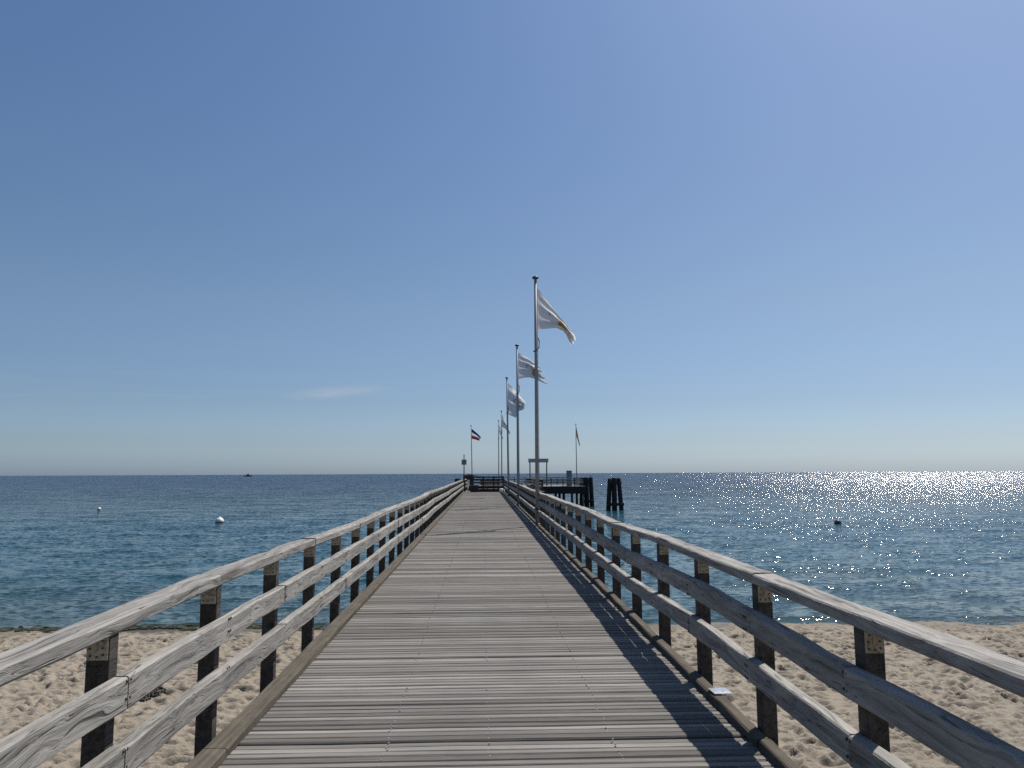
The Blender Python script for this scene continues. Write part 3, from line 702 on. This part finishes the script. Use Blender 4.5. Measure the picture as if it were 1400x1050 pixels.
def flag_mat(name, kind):
    g = NG(name); uv = g.n('UVMap').outputs[0]; s = g.n('SeparateXYZ'); g.l(uv, s.inputs[0])
    u, v = s.outputs['X'], s.outputs['Y']
    if kind == 'white':
        def band(a, lo, hi): return g.math('MULTIPLY', g.math('GREATER_THAN', a, lo), g.math('LESS_THAN', a, hi))
        # row of grey blue capital-like strokes and an orange emblem, printed flat
        k = g.math('FRACT', g.math('MULTIPLY', u, 11.0)); cell = g.math('FLOOR', g.math('MULTIPLY', u, 11.0))
        wn = g.n('TexWhiteNoise', noise_dimensions='1D'); g.l(cell, wn.inputs['W'])
        hb = g.math('ADD', 0.44, g.math('MULTIPLY', wn.outputs['Value'], 0.10))
        stem = g.math('MULTIPLY', band(k, .12, .36), g.math('MULTIPLY', g.math('GREATER_THAN', v, 0.33), g.math('LESS_THAN', v, hb)))
        bar = g.math('MULTIPLY', band(k, .12, .8), g.math('LESS_THAN', g.math('ABSOLUTE', g.math('SUBTRACT', v, g.math('ADD', .34, g.math('MULTIPLY', wn.outputs['Value'], .1)))), .02))
        txt = g.math('MULTIPLY', g.math('MAXIMUM', stem, bar), band(u, .28, .86))
        d = g.n('VectorMath', operation='LENGTH'); g.l(g.vmath('MULTIPLY', g.vmath('SUBTRACT', uv, (.62, .62, 0)), (1.6, 1.0, 0)), d.inputs[0])
        emb = g.math('MULTIPLY', g.math('LESS_THAN', d.outputs['Value'], .20), g.math('GREATER_THAN', d.outputs['Value'], .06))
        c = g.mix(txt, (0.72, 0.72, 0.74), (0.16, 0.18, 0.23)); c = g.mix(emb, c, (0.50, 0.27, 0.08))
    elif kind == 'tricolour':
        c = g.ramp(v, [(0.0, (0.02, 0.05, 0.20)), (0.34, (0.74, 0.74, 0.74)), (0.665, (0.62, 0.05, 0.04))], 'CONSTANT')
    else:
        c = g.ramp(v, [(0.0, (0.015, 0.015, 0.015)), (0.34, (0.30, 0.02, 0.02)), (0.665, (0.45, 0.30, 0.02))], 'CONSTANT')
    p = g.obj(); wv = g.noise(p, 260, 2)
    b = g.n('BsdfDiffuse'); g.l(c, b.inputs['Color']); g.l(g.bump(wv, .1, .002), b.inputs['Normal'])
    tr = g.n('BsdfTranslucent'); g.l(c, tr.inputs['Color'])
    ms = g.n('MixShader'); ms.inputs[0].default_value = 0.42; g.l(b.outputs[0], ms.inputs[1]); g.l(tr.outputs[0], ms.inputs[2]); g.l(ms.outputs[0], g.out.inputs['Surface'])
    return g.m
M_FW = flag_mat('white_printed_flag_cloth', 'white'); M_FT = flag_mat('tricolour_flag_cloth', 'tricolour'); M_FG = flag_mat('dark_flag_cloth', 'gold')
def flag(label, mat, x, y, ztop, d, top_px, bot_px, folds=3.2, amp=.16, back=.5, seed=0, group=None, ragged=.10):
    """cloth between two curves (offsets right / down as pixels at distance d), pleated in depth"""
    k = PXM(d); NU, NV = 44, 22; r = random.Random(seed)
    def curve(pts):
        P = np.array(pts, float) * k; t_ = np.concatenate([[0], np.cumsum(np.hypot(*np.diff(P, axis=0).T))]); t_ /= t_[-1]
        return lambda u: (float(np.interp(u, t_, P[:, 0])), float(np.interp(u, t_, P[:, 1])))
    ct, cb2 = curve(top_px), curve(bot_px); vs = []; fs = []; uvs = []
    ph = r.uniform(0, 6)
    for j in range(NV + 1):
        v = j / NV
        for i in range(NU + 1):
            u = i / NU; a = ct(u); b = cb2(u)
            cut = 1 - ragged * u * (0.5 + 0.5 * math.sin(v * 17 + ph)) * (0.4 + .6 * math.sin(v * 43 + 2) ** 2); a = ct(u * cut); b = cb2(u * cut); kk = 1 + back * u / d
            sx_ = (a[0] + (b[0] - a[0]) * v) * kk + (kk - 1) * x; sz = (a[1] + (b[1] - a[1]) * v) * kk - (kk - 1) * (ztop - EYE)
            env = u ** .7
            w1 = math.sin(v * folds * 2 * math.pi + u * 3.2 + ph) * amp * env * (0.35 + .65 * math.exp(-(v - .35) ** 2 * 3))
            w2 = math.sin(u * 9 + v * 4 + ph * 1.7) * amp * .35 * env + math.sin(u * 21 - v * 9 + ph) * amp * .10 * env
            sag = .10 * env * math.sin(v * folds * 2 * math.pi + u * 3.2 + ph + 1.2) * (1 - v) * v * 2
            vs.append((sx_ + w2 * .25, back * u + w1 + w2, -(sz + sag * .6))); uvs.append((u, v))
    for j in range(NV):
        for i in range(NU): fs.append((j * (NU + 1) + i, (j + 1) * (NU + 1) + i, (j + 1) * (NU + 1) + i + 1, j * (NU + 1) + i + 1))
    me_ = bpy.data.meshes.new('flag'); me_.from_pydata(vs, [], fs)
    ul = me_.uv_layers.new(name='UVMap')
    for lp in me_.loops: ul.data[lp.index].uv = uvs[lp.vertex_index]
    me_.polygons.foreach_set('use_smooth', [True] * len(fs)); me_.update()
    o = link_mesh('flag', me_, mat, None, (x, y, ztop)); tag(o, label, 'flag', group)
    return o
POLES = [(1.64, 23.63, 10.23, 0), (1.64, 36.5, 10.23, -.02), (1.62, 50.0, 10.34, -.08)]
labs = ['grey flagpole beside the shaded railing, first and nearest the beach',
        'grey flagpole beside the shaded railing, second from the beach',
        'grey flagpole beside the shaded railing, third from the beach']
for (x, y, zt, ln), lb in zip(POLES, labs): flagpole(lb, x, y, deck(y) + .060, zt, lean=ln)
flagpole('flagpole on the platform carrying a limp white flag, first beyond the slatted screen', 1.87, 78.7, DH + .002, 10.49, .055, .04, -.02)
flagpole('flagpole on the platform, the last of the white flag row', 1.86, 93.6, DH + .002, 10.53, .055, .04, -.02)
flagpole('thin flagpole with a small blue white red flag on the platform', -1.15, 80.0, DH + .002, 9.07, .045, .03, -.12, loop=False)
flagpole('thin flagpole with a dark flag on the outer corner of the platform wing', 11.0, 91.0, DH + .002, 9.9, .05, .032, -.02, loop=False)
GW = 'white flags along the pier'
flag('white printed flag sagging steeply from the flagpole nearest the beach', M_FW, 1.64 + .06, 23.63, 10.23 - .28, 23.63,
     [(0, 0), (12, 16), (26, 35), (40, 53), (56, 73)], [(0, 59), (14, 58), (26, 57), (36, 61), (40, 66), (47, 82)], 2.6, .17, .9, 3, GW, .16)
flag('white printed flag with ragged split end on the second flagpole from the beach', M_FW, 1.64 + .04, 36.5, 10.23 - .30, 36.5,
     [(0, 0), (14, 8), (24, 17), (36, 25)], [(0, 37), (8, 35), (16, 35), (24, 38), (40, 45)], 3.2, .22, .9, 8, GW, .30)
flag('white printed flag with a drooping folded corner on the third flagpole from the beach', M_FW, 1.62 - .03, 50.0, 10.34 - .30, 50.0,
     [(0, 0), (13, 13), (26, 29)], [(0, 43), (7, 46), (11, 48), (14, 40), (23, 36)], 2.7, .26, .9, 5, GW)
flag('narrow edge-on white flag on the fourth flagpole, first pole of the platform', M_FW, 1.87 + .03, 78.7, 10.49 - .3, 78.7,
     [(0, 0), (6, 12), (12, 27)], [(0, 17), (5, 20), (11.5, 29)], 2.4, .2, 1.6, 6, GW)
flag('narrow edge-on white flag on the last flagpole of the row', M_FW, 1.86 + .03, 93.6, 10.53 - .3, 93.6,
     [(0, 0), (3, 9), (6, 21)], [(0, 14), (3, 17), (5.5, 23)], 2.4, .2, 1.6, 9, GW)
flag('small blue white and red striped flag above the platform', M_FT, -1.15 - .09, 80.0, 9.07 - .25, 80.0,
     [(0, 0), (6, 5), (13.5, 12)], [(0, 14), (5, 15), (11, 17)], 1.4, .12, .5, 4)
flag('dark limp flag hanging from the flagpole of the platform wing', M_FG, 11.0 + .02, 91.0, 9.9 - .1, 91.0,
     [(0, 0), (2.4, 14), (4.8, 27)], [(0, 15), (2, 20), (4.2, 29)], 2.0, .14, 1.0, 2)

# ------------------------------------------------------------------ buoys, boat
def buoy(label, x, y, r, mat, rod=False):
    m = MB(); prof = [(0, -r * .55)] + [(r * math.cos(t), r * .38 + r * math.sin(t)) for t in np.linspace(-1.1, 1.35, 12)] + [(r * .18, r * 1.37), (r * .18, r * 1.52), (r * .1, r * 1.56), (0, r * 1.56)]
    b = empty('buoy', (x, y, 0)); tag(b, label, 'buoy', 'buoys on the sea')
    m.lathe(prof, 22).build('float', mat, b)
    MB().lathe([(r * .985, -.02), (r * 1.015, 0), (r * 1.015, .06), (r * .985, .08)], 22, (0, 0, r * .22)).build('band', M_DARKMETAL if not rod else M_ORANGE, b)
    if rod: MB().tube([(0, 0, r * 1.5), (.03, 0, r * 1.5 + .35)], .02, 6).build('rod', M_DARKMETAL, b)
    return b
buoy('round white buoy floating on the side of the lit railing', -22.8, 68.3, .36, M_BUOY)
buoy('round dark buoy floating among the sun glitter', 28.4, 61.5, .27, M_DBUOY)
buoy('small pale buoy with a short rod, far off toward the open sea', -46.4, 95.8, .22, M_BUOY, True)
bt = empty('fishing_boat', (-541, 1800, 0), R(6)); tag(bt, 'tiny dark fishing boat on the horizon', 'boat')
hv = []; st_ = np.linspace(-9, 9, 9)
for x in st_:
    b_ = 2.4 * (1 - max(0, (x - 1) / 8.2) ** 2.2) if x > 1 else 2.4; zt = 2.0 + max(0, x) ** 2 * .016
    hv += [(x, -b_, zt), (x, -b_ * .7, -.6), (x, b_ * .7, -.6), (x, b_, zt)]
hf = []
for i in range(8):
    for q in range(3): hf.append((i * 4 + q, i * 4 + 4 + q, i * 4 + 5 + q, i * 4 + 1 + q))
    hf.append((i * 4 + 3, i * 4 + 7, i * 4 + 4, i * 4))
hf += [(0, 1, 2, 3), (35, 34, 33, 32)]
MB().add(hv, hf).build('hull', M_HULL, bt)
MB().box(-2.5, 3.5, -1.6, 1.6, 2.02, 5.4, .1).build('wheelhouse', M_CABIN, bt)
MB().tube([(1, 0, 5.4), (1, 0, 9.2)], [.18, .1], 8).build('mast', M_HULL, bt)
MB().tube([(-7, 0, 2), (-6.4, 0, 5.2), (-4.5, 0, 4.4)], .12, 6).build('gantry', M_HULL, bt)

# ------------------------------------------------------------------ seaweed on the beach, added wave strip
def weed(label, cx_, cy_, sx_, sy_, n, mat, seed):
    r = random.Random(seed); m = MB()
    for k in range(n):
        a = r.uniform(0, 2 * math.pi); q = math.sqrt(r.random()); x = cx_ + sx_ * q * math.cos(a); y = cy_ + sy_ * q * math.sin(a)
        z = sand_z(x, y) + .01; th = r.uniform(0, math.pi); ln = r.uniform(.05, .16); pts = []
        for i in range(4):
            pts.append((x + math.cos(th) * ln * (i - 1.5) * .6, y + math.sin(th) * ln * (i - 1.5) * .6, z + r.uniform(0, .09) * (1 - q * .6))); th += r.uniform(-.5, .5)
        m.tube(pts, [.006, .016, .015, .005], 5)
    o = m.build('seaweed_clump', mat); tag(o, label, 'seaweed', 'seaweed on the sand'); return o
weed('dark dried seaweed clump on the sand beyond the pale railing', -6.0, 14.25, .42, .34, 190, M_WEED, 1)
weed('dark seaweed patch near the waterline on the sand beyond the pale railing', -10.4, 17.2, .95, .30, 170, M_WEED, 2)
weed('scattered seaweed scraps on the sand beyond the flagged railing', 10.9, 13.5, .6, .4, 60, M_WEED, 3)
# olive strands added to stand in for the dark wave face at the water's edge
r = random.Random(31); m = MB()
for k in range(700):
    x = r.uniform(-19, -3.5); y = SHORE - 0.012 * x + .12 + .16 * math.sin(x * .6) + r.gauss(0, .17) + .12 * math.sin(x * 1.9)
    th = r.gauss(0, .4); ln = r.uniform(.06, .18); z = max(0.0, sand_z(x, y)) + .004
    m.tube([(x - math.cos(th) * ln, y - math.sin(th) * ln, z), (x, y, z + r.uniform(.004, .02)), (x + math.cos(th) * ln, y + math.sin(th) * ln, z)], [.006, .022, .006], 4, cap=False)
o = m.build('dark_wave_strip', M_WAVESTRIP); tag(o, "green weed washed up along the water's edge", 'seaweed', kind='stuff')
